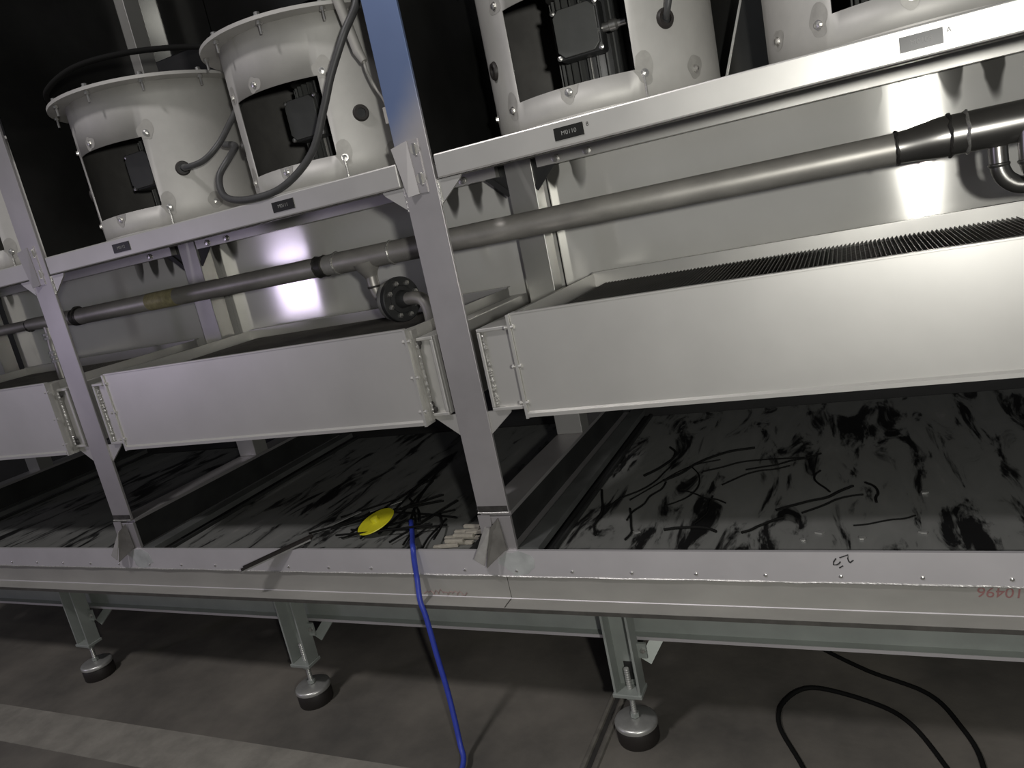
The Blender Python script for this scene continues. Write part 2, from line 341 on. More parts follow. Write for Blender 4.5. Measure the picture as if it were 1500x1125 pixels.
# ------------------------------------------------------------------ support frames
def frame(i, label):
    px = PX[i]; t = empty('support_frame', (px, 0.35, 0.75), label, 'steel frame')
    def rel(o): o.matrix_parent_inverse = Matrix.Translation((-px, -0.35, -0.75)); return o
    fp = MB()                                                # channel section, open to one side
    fp.box(px-0.05, px+0.05, 0.0, 0.010, 0.752, 2.95)
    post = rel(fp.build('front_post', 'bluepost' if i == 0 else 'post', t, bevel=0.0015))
    rel(MB().box(px-0.05, px-0.042, 0.010, 0.05, 0.752, 2.95).build('post_web', 'post', t))
    rel(MB().box(px-0.048, px+0.048, -0.0012, 0.004, 0.752, 0.772).build('scorched_end', 'scorch', t))
    rel(MB().tube([(px-0.05, -0.001, 0.751), (px, -0.002, 0.7505), (px+0.05, -0.001, 0.751)], 0.003, 6).build('weld_bead', 'weld', t, True))
    rel(MB().box(px-0.05, px+0.05, 0.68, 0.76, 0.75, 3.2).build('rear_post', 'rearpost', t, bevel=0.002))
    # gussets under the beam and under the trough supports
    for s in (-1, 1):
        e = px+s*0.05
        rel(MB().prism([(e, 0.006, 1.688), (e+s*0.072, 0.006, 1.688), (e+s*0.066, 0.006, 1.678), (e, 0.006, 1.625)], (0, 0.006, 0)).build('gusset', 'steel', t))
        rel(MB().prism([(e, 0.006, 1.053), (e+s*0.072, 0.006, 1.053), (e+s*0.070, 0.006, 1.045), (e, 0.006, 0.988)], (0, 0.006, 0)).build('gusset', 'steel', t))
        rel(MB().tube([(e+s*0.002, 0.004, 1.625), (e+s*0.002, 0.004, 1.68)], 0.003, 6).build('weld_bead', 'weld', t))
        rel(MB().prism([(e, 0.69, 1.734), (e+s*0.095, 0.69, 1.734), (e+s*0.095, 0.69, 1.725), (e, 0.69, 1.635)], (0, 0.004, 0)).build('rear_gusset', 'darkside', t))
        rel(MB().bar((e, 0.685, 1.634), (e+s*0.097, 0.685, 1.728), 0.02, 0.004, (0, 1, 0)).build('gusset_rim', 'darkside', t))
    # bent lug on the post face at beam level
    lug = MB().prism([(px-0.012, -0.004, 1.800), (px+0.022, -0.004, 1.800), (px+0.022, -0.004, 1.664), (px-0.012, -0.004, 1.664)], (0, 0.004, 0))
    lug.prism([(px-0.008, -0.002, 1.800), (px-0.052, -0.014, 1.788), (px-0.034, -0.012, 1.660), (px-0.004, -0.002, 1.664)], (0.001, -0.004, 0))
    lug = rel(lug.build('post_lug', 'post', t))
    for zz in (1.775, 1.700):
        MB().lathe((px+0.010, -0.004, zz), (0, -1, 0), [(0.014, 0), (0.013, 0.0008)], 20).build('scorch_ring', 'stain', lug)
        MB().bar((px+0.010, -0.006, zz-0.015), (px+0.011, -0.006, zz+0.015), 0.007, 0.004, (0, 1, 0)).build('slot_weld', 'zinc', lug)
    # folded clip at the foot, flaring out over the rim
    cl = MB()
    cl.prism([(px-0.052, -0.005, 0.745), (px-0.012, -0.005, 0.745), (px-0.014, -0.0075, 0.640), (px-0.05, -0.0075, 0.640)], (0, 0.004, 0))
    cl = rel(cl.build('foot_clip', 'post', t))
    rel(MB().prism([(px-0.010, -0.026, 0.712), (px+0.013, -0.006, 0.736), (px+0.020, -0.008, 0.638), (px-0.037, -0.045, 0.596)], (0.001, 0.003, 0)).build('clip_wing', 'clip', t))  # darker than the clip face beside it
    rel(MB().prism([(px-0.037, -0.008, 0.708), (px-0.010, -0.026, 0.712), (px-0.043, -0.046, 0.605), (px-0.076, -0.040, 0.621)], (0.002, 0.002, 0)).build('clip_fold', 'stain', t))
    return t
frame(0, 'stainless frame whose front post has a blue tinted top, beside black flanged pipe coupling')
frame(1, 'plain grey stainless frame whose post hides the narrow end of the pipe')
t2 = empty('support_frame', (PX[2], 0.35, 0.75), 'dim rear post standing in the dark beyond the short trough', 'steel frame')
o = MB().box(PX[2]-0.05, PX[2]+0.05, 0.68, 0.76, 0.75, 3.2).build('rear_post', 'rearpost', t2); o.matrix_parent_inverse = Matrix.Translation((-PX[2], -0.35, -0.75))
o = MB().box(PX[2]-0.05, PX[2]+0.05, 0.0, 0.01, 0.752, 2.95).build('front_post', 'post', t2); o.matrix_parent_inverse = Matrix.Translation((-PX[2], -0.35, -0.75))

# ------------------------------------------------------------------ platform beams with decks
FANX = (0.172, 0.905, -0.717, -1.445, -2.312)
def beam(x0, x1, label, tags):
    t = empty('platform_beam', ((x0+x1)/2, 0.03, 1.69), label, 'beam', 'platform beams between the posts')
    inv = Matrix.Translation((-(x0+x1)/2, -0.03, -1.69))
    def rel(o): o.matrix_parent_inverse = inv; return o
    rel(MB().box(x0, x1, 0.0, 0.06, 1.690, 1.752).build('front_beam', 'steel', t, bevel=0.004))
    rel(MB().box(x0-0.04, x1+0.04, 0.062, 0.775, 1.736, 1.751).build('deck', 'steel', t))
    rel(MB().tube([(x0, -0.0005, 1.6895), (x1, -0.0005, 1.6895)], 0.0016, 5).build('beam_edge', 'scorch', t))
    rel(MB().box(x0+0.02, x1-0.02, 0.66, 0.70, 1.700, 1.736).build('rear_rail', 'steel', t))
    for bx in (x0+0.09, x0+0.20, x1-0.15):
        rel(MB().lathe((bx, 0.66, 1.716), (0, -1, 0), [(0.013, 0), (0.013, 0.004), (0.009, 0.005), (0.009, 0.011), (0, 0.012)], 12).build('bolt', 'zinc', t, True))
    for k, (tx, w, body, mark) in enumerate(tags):
        tg = rel(MB().box(tx-w/2, tx+w/2, -0.0022, 0.0, 1.707, 1.736).build('name_tag', 'tag', t))
        text_mesh('tag_lettering', body, 0.014, 'tagtext', tg, (tx, -0.0026, 1.7215), (math.radians(90), 0, 0), 0.0002)
        text_mesh('tag_lettering', mark, 0.013, 'tag', tg, (tx+w/2+0.010, -0.0006, 1.728), (math.radians(90), 0, 0), 0.0002)
    return t
beam(-0.200, 1.40, 'bright stainless platform beam with two black name tags above the reducing pipe', [(0.171, 0.074, 'M0110', '8'), (0.903, 0.074, 'M0109', 'A')])
beam(-1.800, -0.315, 'grey stainless platform beam under the two housings with a looped cable', [(-0.712, 0.08, 'M0111', ' '), (-1.408, 0.08, 'M0112', ' ')])
beam(-3.400, -1.915, 'short visible stainless platform beam beyond the plain grey post', [])

# ------------------------------------------------------------------ rear panels
def panel(name, x0, x1, z0, z1, m, label, y=0.785, group=None):
    o = MB().box(x0, x1, 0, 0.006, z0, z1).build(name, m, None); o.location = (0, y, 0)
    return tag(o, label, 'panel', group)
panel('rear_panel', -0.200, 1.345, 1.06, 1.736, 'wall', 'polished rear steel panel behind the thick end of the pipe, with a lamp glare')
panel('rear_panel', -1.800, -0.206, 1.06, 1.736, 'wall', 'polished rear steel panel with a violet sheen behind the pipe tee')
panel('rear_panel', -3.400, -1.806, 1.06, 1.736, 'wall', 'polished rear steel panel with sooty fingers behind the narrow pipe')
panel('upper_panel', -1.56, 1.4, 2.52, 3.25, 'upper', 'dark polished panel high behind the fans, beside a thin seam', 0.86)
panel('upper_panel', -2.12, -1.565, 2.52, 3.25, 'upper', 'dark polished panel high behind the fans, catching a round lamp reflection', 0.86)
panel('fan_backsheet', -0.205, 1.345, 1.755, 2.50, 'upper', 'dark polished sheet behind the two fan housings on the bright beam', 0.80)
# dark sheets closing each bay off from the next, from the front post back to the rear post
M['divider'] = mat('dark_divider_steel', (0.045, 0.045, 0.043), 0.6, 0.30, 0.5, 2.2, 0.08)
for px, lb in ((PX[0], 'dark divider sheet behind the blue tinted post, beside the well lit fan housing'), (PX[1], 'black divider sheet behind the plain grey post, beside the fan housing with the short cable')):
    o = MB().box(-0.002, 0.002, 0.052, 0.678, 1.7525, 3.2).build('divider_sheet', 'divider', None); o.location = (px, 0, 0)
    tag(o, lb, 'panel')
# folded divider between the two fans of the bright beam
dv = MB().prism([(0.445, 0.60, 1.752), (0.62, 0.60, 1.752), (0.62, 0.60, 2.25), (0.62-0.005, 0.60, 2.25)], (0, 0.004, 0)).build('divider_plate', 'upper', None)
tag(dv, 'triangular polished divider plate standing between two fan housings', 'plate')
MB().bar((0.444, 0.598, 1.752), (0.614, 0.598, 2.25), 0.006, 0.004, (0, 1, 0)).build('folded_edge', 'zinc', dv)
MB().bar((0.616, 0.598, 1.752), (0.622, 0.598, 2.25), 0.006, 0.004, (0, 1, 0)).build('folded_edge', 'zinc', dv)

# ------------------------------------------------------------------ fan housings
R_ = 0.305
def cyl(a, z, r=R_): t = math.radians(a); return (r*math.sin(t), -r*math.cos(t), z)
def fan():
    t = empty('fan_housing', (0, 0, 0), '', 'fan housing', 'fan housings on the platform')
    H = 0.470                                                 # local z: 0 = deck top
    angs = [-30+i*3.75 for i in range(96)]
    zs = [0.0, 0.078, 0.298, H-0.05, H]
    vs = [cyl(a, z) for z in zs for a in angs]; fs = []
    for i in range(len(zs)-1):
        for k in range(96):
            if i == 1 and k < 16: continue                    # service opening, 60 degrees wide
            a, b = i*96+k, i*96+(k+1) % 96; fs.append((a, b, b+96, a+96))
    sh = MB().add(vs, fs).build('shell', 'shell', t, True)
    md = sh.modifiers.new('thickness', 'SOLIDIFY'); md.thickness = 0.004; md.offset = -1; sh.data.materials.append(M['inside']); md.material_offset = 1
    fg = MB().lathe((0, 0, 0), (0, 0, 1), [(0.302, H-0.010), (0.360, H-0.010), (0.360, H), (0.302, H), (0.302, H-0.010)], 64).build('flange', 'shell', t, True)
    MB().lathe((0, 0, 0), (0, 0, 1), [(R_, 0.0), (R_+0.010, 0.0), (R_+0.010, 0.010), (R_, 0.010), (R_, 0.0)], 64).build('base_ring', 'shell', t, True)
    b0 = None
    for k in range(12):
        a = 10+k*30
        if b0 is None:
            b0 = MB().lathe((0, 0, 0), (0, 0, 1), [(0.004, -0.045), (0.004, -0.02), (0.0085, -0.02), (0.0085, -0.012), (0.005, -0.012), (0.005, 0.001), (0.012, 0.001), (0.012, 0.003), (0.0085, 0.003), (0.0085, 0.011), (0.0, 0.012)], 8).build('flange_bolt', 'zinc', fg)
            b = b0
        else: b = b0.copy(); COL.objects.link(b)
        b.location = cyl(a, H, 0.345)
    s0 = None; rnd = random.Random(5)
    for a, z in ((-36, 0.066), (-1, 0.064), (34, 0.067), (-35, 0.318), (-8, 0.320), (33, 0.308), (62, 0.06), (-62, 0.07)):
        th = math.radians(a); nx = Vector((math.sin(th), -math.cos(th), 0))
        if s0 is None:
            s0 = MB().lathe((0, 0, 0), (0, -1, 0), [(0.0105, 0), (0.0105, 0.002), (0.0070, 0.002), (0.0070, 0.007), (0.0, 0.0085)], 10).build('screw', 'zinc', t)
            s = s0
        else: s = s0.copy(); COL.objects.link(s)
        s.location = cyl(a, z); s.rotation_euler = (0, 0, th)
        # heat tint around the screw, an irregular patch lying on the curved sheet
        n = 32; ring = []; up = rnd.uniform(0.0, 0.026); ph = [rnd.uniform(0, 6.3) for _ in range(3)]
        for k in range(n):
            q = 2*math.pi*k/n; r = (0.023+up*max(0, math.sin(q))**2)*(1+.13*math.sin(2*q+ph[0])+.10*math.sin(3*q+ph[1])+.06*math.sin(5*q+ph[2]))
            aa = a+math.degrees(r*math.cos(q)/R_); zz = max(0.011, z+r*math.sin(q))
            if abs(aa) < 30.6: zz = min(zz, 0.0775) if z < 0.15 else max(zz, 0.2985)
            if abs(a) > 30 and 0.078 < zz < 0.298: aa = math.copysign(max(abs(aa), 30.4), a)
            ring.append(cyl(aa, zz, R_+0.0007))
        ctr = cyl(a, z, R_+0.0007)
        MB().add([ctr]+ring, [(0, 1+k, 1+(k+1) % n) for k in range(n)]).build('heat_stain', 'stain', t)
    # added plate that shuts light out at the top, weld seam beside the opening
    MB().lathe((0, 0, 0), (0, 0, 1), [(0.0, H-0.045), (0.300, H-0.045), (0.300, H-0.038), (0.12, H-0.036), (0.10, H+0.0), (0.0, H+0.004)], 48).build('added_top_plate', 'darkside', t, True)
    MB().tube([cyl(33.4, 0.005, R_+0.002), cyl(33.6, 0.040, R_+0.002), cyl(33.2, 0.074, R_+0.002)], 0.0035, 6).build('weld_bead', 'weld', t, True)
    for a in (48.0, -48.0):
        th = math.radians(a); nx = Vector((math.sin(th), -math.cos(th), 0))
        g = MB().lathe(cyl(a, 0.180, R_-0.004), nx, [(0.013, 0), (0.024, 0.0), (0.024, 0.006), (0.020, 0.012), (0.013, 0.012), (0.013, 0)], 24).build('grommet', 'rubber', t, True)
        MB().lathe(cyl(a, 0.180, R_-0.002), nx, [(0.0135, 0), (0.0135, 0.004)], 20).build('grommet_hole', 'motor', g)
    # motor
    n = 28; prof = []
    MB().lathe((0, 0, 0.02), (0, 0, 1), [(0.05, 0.0), (0.085, 0.02), (0.092, 0.035), (0.092, 0.32), (0.085, 0.335), (0.05, 0.36), (0.03, 0.365)], 32).build('motor_body', 'motor', t, True)
    f0 = None
    for k in range(28):
        a = k*360/28
        if f0 is None:
            f0 = MB().box(-0.0022, 0.0022, -0.112, -0.088, 0.06, 0.33).build('motor_fin', 'cover', t); f = f0
        else: f = f0.copy(); COL.objects.link(f)
        f.rotation_euler = (0, 0, math.radians(a))
    MB().lathe((0, 0, 0), (0, 0, 1), [(0.10, 0.34), (0.118, 0.345), (0.118, 0.36), (0.10, 0.365)], 32).build('motor_end_ring', 'cover', t, True)
    MB().box(-0.004, 0.004, -0.10, 0.30, 0.0, 0.30).box(-0.30, 0.30, -0.006, 0.006, 0.385, 0.41).build('motor_bracket', 'shell', t)
    tb = MB().box(-0.060, 0.060, -0.165, -0.108, 0.160, 0.285).build('terminal_box', 'motor', t, bevel=0.008)
    c = 0.016; q = [(-0.056+c, 0.165), (0.056-c, 0.165), (0.056, 0.165+c), (0.056, 0.280-c), (0.056-c, 0.280), (-0.056+c, 0.280), (-0.056, 0.280-c), (-0.056, 0.165+c)]
    MB().prism([(x, -0.165, z) for x, z in q], (0, -0.012, 0)).build('cover', 'cover', tb, bevel=0.002)
    for sx in (-1, 1):
        for zz in (0.168, 0.277):
            MB().lathe((sx*0.056, -0.165, zz), (0, -1, 0), [(0.007, 0), (0.0065, 0.006), (0, 0.008)], 10).build('cover_screw', 'zinc', tb, True)
    MB().lathe((0.060, -0.14, 0.215), (1, 0, 0), [(0.011, 0), (0.011, 0.016), (0.014, 0.018), (0.014, 0.034), (0.009, 0.040), (0.009, 0.06)], 12).build('cable_gland', 'zinc', tb, True)
    MB().tube(smooth_path([(0.115, -0.14, 0.215), (0.15, -0.14, 0.21), (0.185, -0.16, 0.19), (0.225, -0.203, 0.18)], 6), 0.0065, 8).build('motor_cable', 'cable', tb, True)
    return t
f0 = fan()
labels = ['wide-lit fan housing on the bright beam with its motor and terminal box in clear view',
          'fan housing cut short by the frame edge beyond the triangular divider plate',
          'fan housing beside the blue tinted post with a black cable looping round it',
          'fan housing with one short grey cable curving up from its grommet',
          'fan housing half hidden behind the plain grey post']
for i, x in enumerate(FANX):
    if i == 0: f = f0; f.location = (x, 0.37, 1.752)
    else: f = dup(f0, (x, 0.37, 1.752))
    f['label'] = labels[i]

# ------------------------------------------------------------------ header pipe
py, pz = 0.35, 1.527
hp = empty('header_pipe', (-0.6, py, pz), 'long dull steel header pipe with reducers, tee branch and black flanged coupling', 'pipe')
inv = Matrix.Translation((0.6, -py, -pz))
def hpart(mb, name, m, parent=None, smooth=True):
    o = mb.build(name, m, parent or hp, smooth)
    if parent is None: o.matrix_parent_inverse = inv
    return o
def xpipe(x0, x1, r0, r1, name, m, z0=pz, z1=pz, n=32, prof=None):
    mb = MB(); k = 8
    mb.tube([(x0+(x1-x0)*i/k, py, z0+(z1-z0)*(3*(i/k)**2-2*(i/k)**3)) for i in range(k+1)], [r0+(r1-r0)*(3*(i/k)**2-2*(i/k)**3) for i in range(k+1)], n)
    return hpart(mb, name, m)
xpipe(-2.22, -0.885, 0.034, 0.034, 'pipe_run', 'pipe')
xpipe(-0.615, 0.86, 0.037, 0.037, 'pipe_run', 'pipe')
xpipe(-0.84, -0.615, 0.037, 0.037, 'tee', 'pipe')
xpipe(-0.885, -0.84, 0.0345, 0.037, 'reducer', 'stain')
xpipe(0.86, 0.975, 0.037, 0.048, 'reducer', 'bigpipe', pz, pz+0.004)
xpipe(0.975, 1.6, 0.047, 0.047, 'pipe_run', 'bigpipe', pz+0.004, pz+0.004)
xpipe(-2.32, -2.22, 0.030, 0.034, 'reducer', 'pipe', pz+0.004, pz)
xpipe(-2.55, -2.32, 0.026, 0.030, 'tee', 'pipe', pz+0.008, pz+0.004)
xpipe(-3.3, -2.55, 0.022, 0.022, 'pipe_run', 'pipe', pz+0.008, pz+0.008)
for x, r, m in ((-2.215, 0.038, 0), (-0.925, 0.0365, 0), (-0.893, 0.0365, 0), (-0.84, 0.039, 1), (-0.615, 0.039, 1), (0.865, 0.040, 0), (0.975, 0.0505, 0), (1.01, 0.0495, 1), (-2.55, 0.0265, 0), (-2.32, 0.0325, 0)):
    mb = MB(); k = 26; ring = []
    rnd = random.Random(int(x*1000))
    mb.tube([(x+rnd.uniform(-.002, .002), py+math.cos(2*math.pi*i/k)*(r-0.002), pz+(0.004 if x > .9 or x < -2.2 else 0)+math.sin(2*math.pi*i/k)*(r-0.002)) for i in range(k+1)], [0.0042+rnd.uniform(-.0012, .0012) for i in range(k+1)], 6, False)
    hpart(mb, 'weld_ring', 'weld' if m else 'scorch')
for x0, x1 in ((-0.925, -0.893), (-2.24, -2.20)):
    xpipe(x0, x1, 0.0358, 0.0358, 'scorched_band', 'scorch')
xpipe(-1.775, -1.62, 0.0347, 0.0347, 'tape_wrap', 'tape')
# branch: tee neck, elbow, flange pair, outlet going down into the trough behind the post
hpart(MB().tube([(-0.722, py-0.004, 1.51), (-0.720, py-0.004, 1.487), (-0.718, py-0.004, 1.472), (-0.716, py-0.004, 1.46)], [0.046, 0.036, 0.026, 0.021], 20), 'tee_neck', 'pipe')
hpart(MB().tube(smooth_path([(-0.716, py-0.004, 1.465), (-0.715, py-0.004, 1.428), (-0.705, py-0.004, 1.398), (-0.680, py-0.004, 1.377), (-0.645, py-0.010, 1.372)], 6), 0.0205, 20), 'branch_elbow', 'pipe')
for zz, xx in ((1.427, -0.7152),):
    hpart(MB().lathe((xx, py-0.004, zz), (0, 0, 1), [(0.0205, -0.004), (0.0228, -0.001), (0.0228, 0.001), (0.0205, 0.004)], 20), 'weld_ring', 'scorch')
FD = Vector((0.93, -0.367, 0)); FU = Vector((0.367, 0.93, 0)); FO = Vector((-0.640, py-0.012, 1.372))
fc = hpart(MB().lathe(FO-FD*0.004, FD, [(0.021, -0.004), (0.068, -0.004), (0.070, -0.001), (0.070, 0.019), (0.045, 0.0195)], 36), 'flange', 'disc')
fd = hpart(MB().lathe(FO+FD*0.019, FD, [(0.045, 0), (0.073, 0.0), (0.075, 0.003), (0.075, 0.021), (0.072, 0.024), (0.048, 0.024), (0.044, 0.020), (0.030, 0.022), (0.026, 0.05), (0.021, 0.056)], 36), 'black_flange', 'motor')
for k in range(8):
    a = 2*math.pi*k/8+0.3
    MB().lathe(FO-FD*0.015+FU*math.cos(a)*0.056+Vector((0, 0, math.sin(a)*0.056)), FD, [(0.008, 0), (0.008, 0.006), (0.005, 0.006), (0.005, 0.058), (0.0085, 0.058), (0.0085, 0.067), (0.0, 0.069)], 6).build('flange_bolt', 'zinc', fd)
E0 = FO+FD*0.07
hpart(MB().tube(smooth_path([E0, E0+FD*0.05, E0+FD*0.085+Vector((0, 0, -.012)), E0+FD*0.10+Vector((0, 0, -.045)), E0+FD*0.10+Vector((0, 0, -.096))], 6), 0.021, 20), 'outlet_elbow', 'pipe')
hpart(MB().tube(smooth_path([(-2.435, py, 1.515), (-2.437, py, 1.47), (-2.445, py, 1.43), (-2.447, py, 1.36), (-2.447, py, 1.276)], 6), 0.019, 16), 'branch_drop', 'pipe')
for zz in (1.48, 1.462, 1.40, 1.38, 1.36):
    hpart(MB().lathe((-2.446, py, zz), (0, 0, 1), [(0.019, -0.006), (0.026, -0.005), (0.026, 0.005), (0.019, 0.006)], 8), 'branch_nut', 'disc')
for yy, xx in ((py-0.025, 1.125), (py+0.03, 1.075)):
    hpart(MB().tube(smooth_path([(xx, yy, 1.515), (xx, yy, 1.46), (xx+0.004, yy, 1.425), (xx+0.022, yy, 1.398), (xx+0.06, yy, 1.385), (xx+0.2, yy, 1.383)], 6), 0.0205, 20), 'branch_elbow', 'bigpipe')
    hpart(MB().lathe((xx, yy, 1.442), (0, 0, 1), [(0.0205, -0.005), (0.0232, -0.001), (0.0232, 0.002), (0.0205, 0.005)], 20), 'weld_ring', 'bigpipe')

# ------------------------------------------------------------------ troughs with fin grids
def trough(x0, x1, label):
    t = empty('heat_trough', ((x0+x1)/2, 0.33, 1.04), label, 'trough', 'fin troughs between the posts')
    inv = Matrix.Translation((-(x0+x1)/2, -0.33, -1.04))
    def P(mb, name, m, smooth=False, bevel=0, kind=None, parent=None):
        o = mb.build(name, m, parent or t, smooth, bevel, kind)
        if parent is None: o.matrix_parent_inverse = inv
        return o
    P(MB().box(x0, x1, -0.032, -0.027, 1.052, 1.317), 'front_panel', 'trough', bevel=0.0015)
    P(MB().prism([(x0, -0.032, 1.055), (x0, -0.040, 1.050), (x0, -0.040, 1.040), (x0, -0.020, 1.040), (x0, -0.020, 1.055)], (x1-x0, 0, 0)), 'bottom_lip', 'trough')
    P(MB().box(x0, x1, -0.034, -0.018, 1.3165, 1.3205), 'top_fold', 'trough')
    P(MB().box(x0, x1, -0.027, 0.70, 1.045, 1.055), 'bottom_sheet', 'steel')
    P(MB().box(x0, x1, 0.692, 0.700, 1.055, 1.316), 'back_sheet', 'steel')
    P(MB().box(x0, x1, 0.690, 0.716, 1.316, 1.3195), 'back_rim', 'trough')
    for e in (x0, x1-0.005):
        P(MB().box(e, e+0.005, -0.027, 0.692, 1.055, 1.316), 'end_sheet', 'steel')
    # fins, seen edge on over the front panel
    mb = MB(); n = int((x1-x0-0.08)/0.0112)
    for i in range(n):
        x = x0+0.045+i*0.0112
        mb.prism([(x-0.0020, 0.0, 1.20), (x+0.0020, 0.0, 1.20), (x+0.0006, 0.0, 1.281), (x-0.0006, 0.0, 1.281)], (0, 0.69, 0))
    for j in range(26):
        mb.box(x0+0.04, x1-0.04, 0.01+j*0.0262, 0.0125+j*0.0262, 1.235, 1.272)
    P(mb, 'fin_grid', 'fin', kind='stuff')
    # folded end flanges with three cross bolts each, and the side boxes the trough hangs from
    for s, e, w in ((-1, x0, 0.118), (1, x1, 0.070)):
        a, b = sorted((e, e+s*0.008))
        ef = P(MB().box(a, b, -0.038, 0.012, 1.036, 1.318), 'end_flange', 'trough')
        a, b = sorted((e+s*0.008, e+s*0.016))
        P(MB().box(a, b, -0.016, 0.012, 1.046, 1.312), 'flange_gap', 'stain')
        for k, zz in enumerate((1.285, 1.180, 1.080)):
            P(MB().lathe((e-s*0.008, -0.034, zz), (s, 0, 0), [(0.005, 0), (0.005, 0.008), (0.0032, 0.008), (0.0032, 0.020), (0.0055, 0.020), (0.0055, 0.026)], 8), 'flange_bolt', 'trough', parent=ef)
        a, b = sorted((e+s*0.016, e+s*w))
        zt, zb = 1.287, 1.055
        box = P(MB().box(a, b, 0.006, 0.70, zb, zt), 'side_box', 'trough', bevel=0.004)
        r = 0.010
        fr = MB().box(a, b, -0.006, 0.006, zt-r, zt).box(a, b, -0.006, 0.006, zb, zb+r)
        o_ = (a, a+r) if s < 0 else (b-r, b)
        fr.box(*o_, -0.006, 0.006, zb+r, zt-r)
        P(fr, 'side_box_rim', 'trough', bevel=0.002, parent=box)
        xb = (a+r+0.004) if s < 0 else (a+0.002)
        rnd = random.Random(int(e*1000)); k = 60
        P(MB().tube([(xb+rnd.uniform(-.001, .001), 0.003 if s < 0 else -0.006, zb+0.012+(zt-zb-0.024)*i/k) for i in range(k+1)], [0.0042+rnd.uniform(-.0013, .0016) for i in range(k+1)], 6), 'weld_bead', 'weld', True, parent=box)
        if s > 0:
            for zz in (1.272, 1.09, 1.075, 1.262):
                P(MB().lathe((xb+rnd.uniform(-.003, .006), -0.0025, zz), (0, -1, 0), [(0.010, -0.003), (0.008, 0.002), (0, 0.004)], 9), 'scorched_weld', 'scorch', True, parent=box)
    return t
trough(-0.066, 1.21, 'wide pale steel trough with a clear view of its dark fin grid')
trough(-1.652, -0.393, 'steel trough between two posts with a pink violet sheen on its face')
trough(-3.25, -1.985, 'dim steel trough cut short by the frame edge beyond the plain grey post')

# ------------------------------------------------------------------ levelling feet
def foot(x, label):
    t = empty('levelling_foot', (x, 0.04, 0), label, 'machine foot', 'levelling feet under the rail')
    def P(mb, name, m, smooth=False, bevel=0, parent=None): return mb.build(name, m, parent or t, smooth, bevel)
    lw = P(MB().box(-0.040, 0.040, 0.018, 0.026, 0.168, 0.462), 'leg_web', 'galv')
    for s in (-1, 1):
        a, b = sorted((s*0.040, s*0.033)); P(MB().box(a, b, -0.030, 0.018, 0.168, 0.462), 'leg_flange', 'galv')
    P(MB().box(-0.044, 0.044, -0.036, 0.030, 0.156, 0.168), 'foot_plate', 'galv', bevel=0.002)
    P(MB().box(-0.012, 0.012, 0.0165, 0.0178, 0.185, 0.245), 'leg_slot', 'darkside', parent=lw)
    k = 46
    P(MB().tube([(0, -0.002, 0.060+0.175*i/k) for i in range(k+1)], [0.0088 if i % 2 else 0.0074 for i in range(k+1)], 10), 'threaded_rod', 'disc', True)
    P(MB().lathe((0, -0.002, 0), (0, 0, 1), [(0.015, 0.136), (0.015, 0.155)], 6), 'lock_nut', 'galv')
    P(MB().lathe((0, -0.002, 0), (0, 0, 1), [(0.0135, 0.074), (0.0135, 0.086)], 6), 'lock_nut', 'galv')
    P(MB().lathe((0, -0.002, 0), (0, 0, 1), [(0.016, 0.072), (0.057, 0.068), (0.062, 0.065), (0.064, 0.061), (0.064, 0.053), (0.061, 0.050), (0.0, 0.050)], 40), 'foot_disc', 'disc', True)
    P(MB().lathe((0, -0.002, 0), (0, 0, 1), [(0.061, 0.0), (0.0625, 0.004), (0.0625, 0.046), (0.060, 0.050)], 40), 'rubber_pad', 'rubber', True)
    P(MB().lathe((0.002, 0.018, 0.408), (0, -1, 0), [(0.0085, 0), (0.0085, 0.004), (0, 0.006)], 10), 'bolt', 'darkside', parent=lw)
    br = P(MB().bar((0.050, 0.038, 0.236), (0.092, 0.092, 0.300), 0.006, 0.036, (1, 0, -0.6)), 'brace', 'galv')
    P(MB().box(0.040, 0.066, 0.012, 0.020, 0.262, 0.310), 'brace_lug', 'galv')
    P(MB().lathe((0.056, 0.012, 0.288), (0, -1, 0), [(0.008, 0), (0.008, 0.006), (0, 0.007)], 6), 'bolt', 'zinc', parent=br)
    for zz in (0.27, 0.315):
        P(MB().lathe((-0.040, 0.0, zz), (-1, 0, 0), [(0.007, 0), (0.007, 0.010), (0, 0.012)], 6), 'bolt', 'galv')
    return t
ft = foot(0.040, 'levelling foot with rod, disc and black pad beside the floor joint ridges')
dup(ft, (-1.185, 0.04, 0), 0, 'levelling foot between the hanging blue cable and the foot below the plain grey post')
dup(ft, (-2.400, 0.04, 0), 0, 'dim levelling foot standing below the plain grey post')

# ------------------------------------------------------------------ cables
def cable(name, pts, r, m, label, cat='cable', n=10, grp=None):
    o = MB().tube(smooth_path(pts, n), r, 10).build(name, m, None, True)
    return tag(o, label, cat, grp)
cable('blue_cable', [(-0.734, 0.251, 0.609), (-0.703, 0.205, 0.611), (-0.641, 0.114, 0.622), (-0.585, 0.03, 0.64), (-0.556, -0.012, 0.643), (-0.556, -0.021, 0.608), (-0.556, -0.03, 0.549), (-0.544, -0.058, 0.49), (-0.53, -0.068, 0.44), (-0.513, -0.085, 0.32), (-0.496, -0.1, 0.213), (-0.481, -0.12, 0.133), (-0.465, -0.145, 0.058), (-0.442, -0.18, 0.03), (-0.43, -0.26, 0.012), (-0.4, -0.45, 0.009), (-0.32, -0.8, 0.009)], 0.0085, 'blue',
      'bright blue cable hanging over the rim down to the floor')
cable('floor_cable', [(0.45, 0.62, .008), (.513, .542, .008), (.663, .425, .008), (.821, .334, .008), (.889, .202, .008), (.918, .07, .008), (.90, -.12, .008), (.80, -.28, .008)], 0.0065, 'blackcord', 'black cord on the floor running from under the rail, outside the loop')
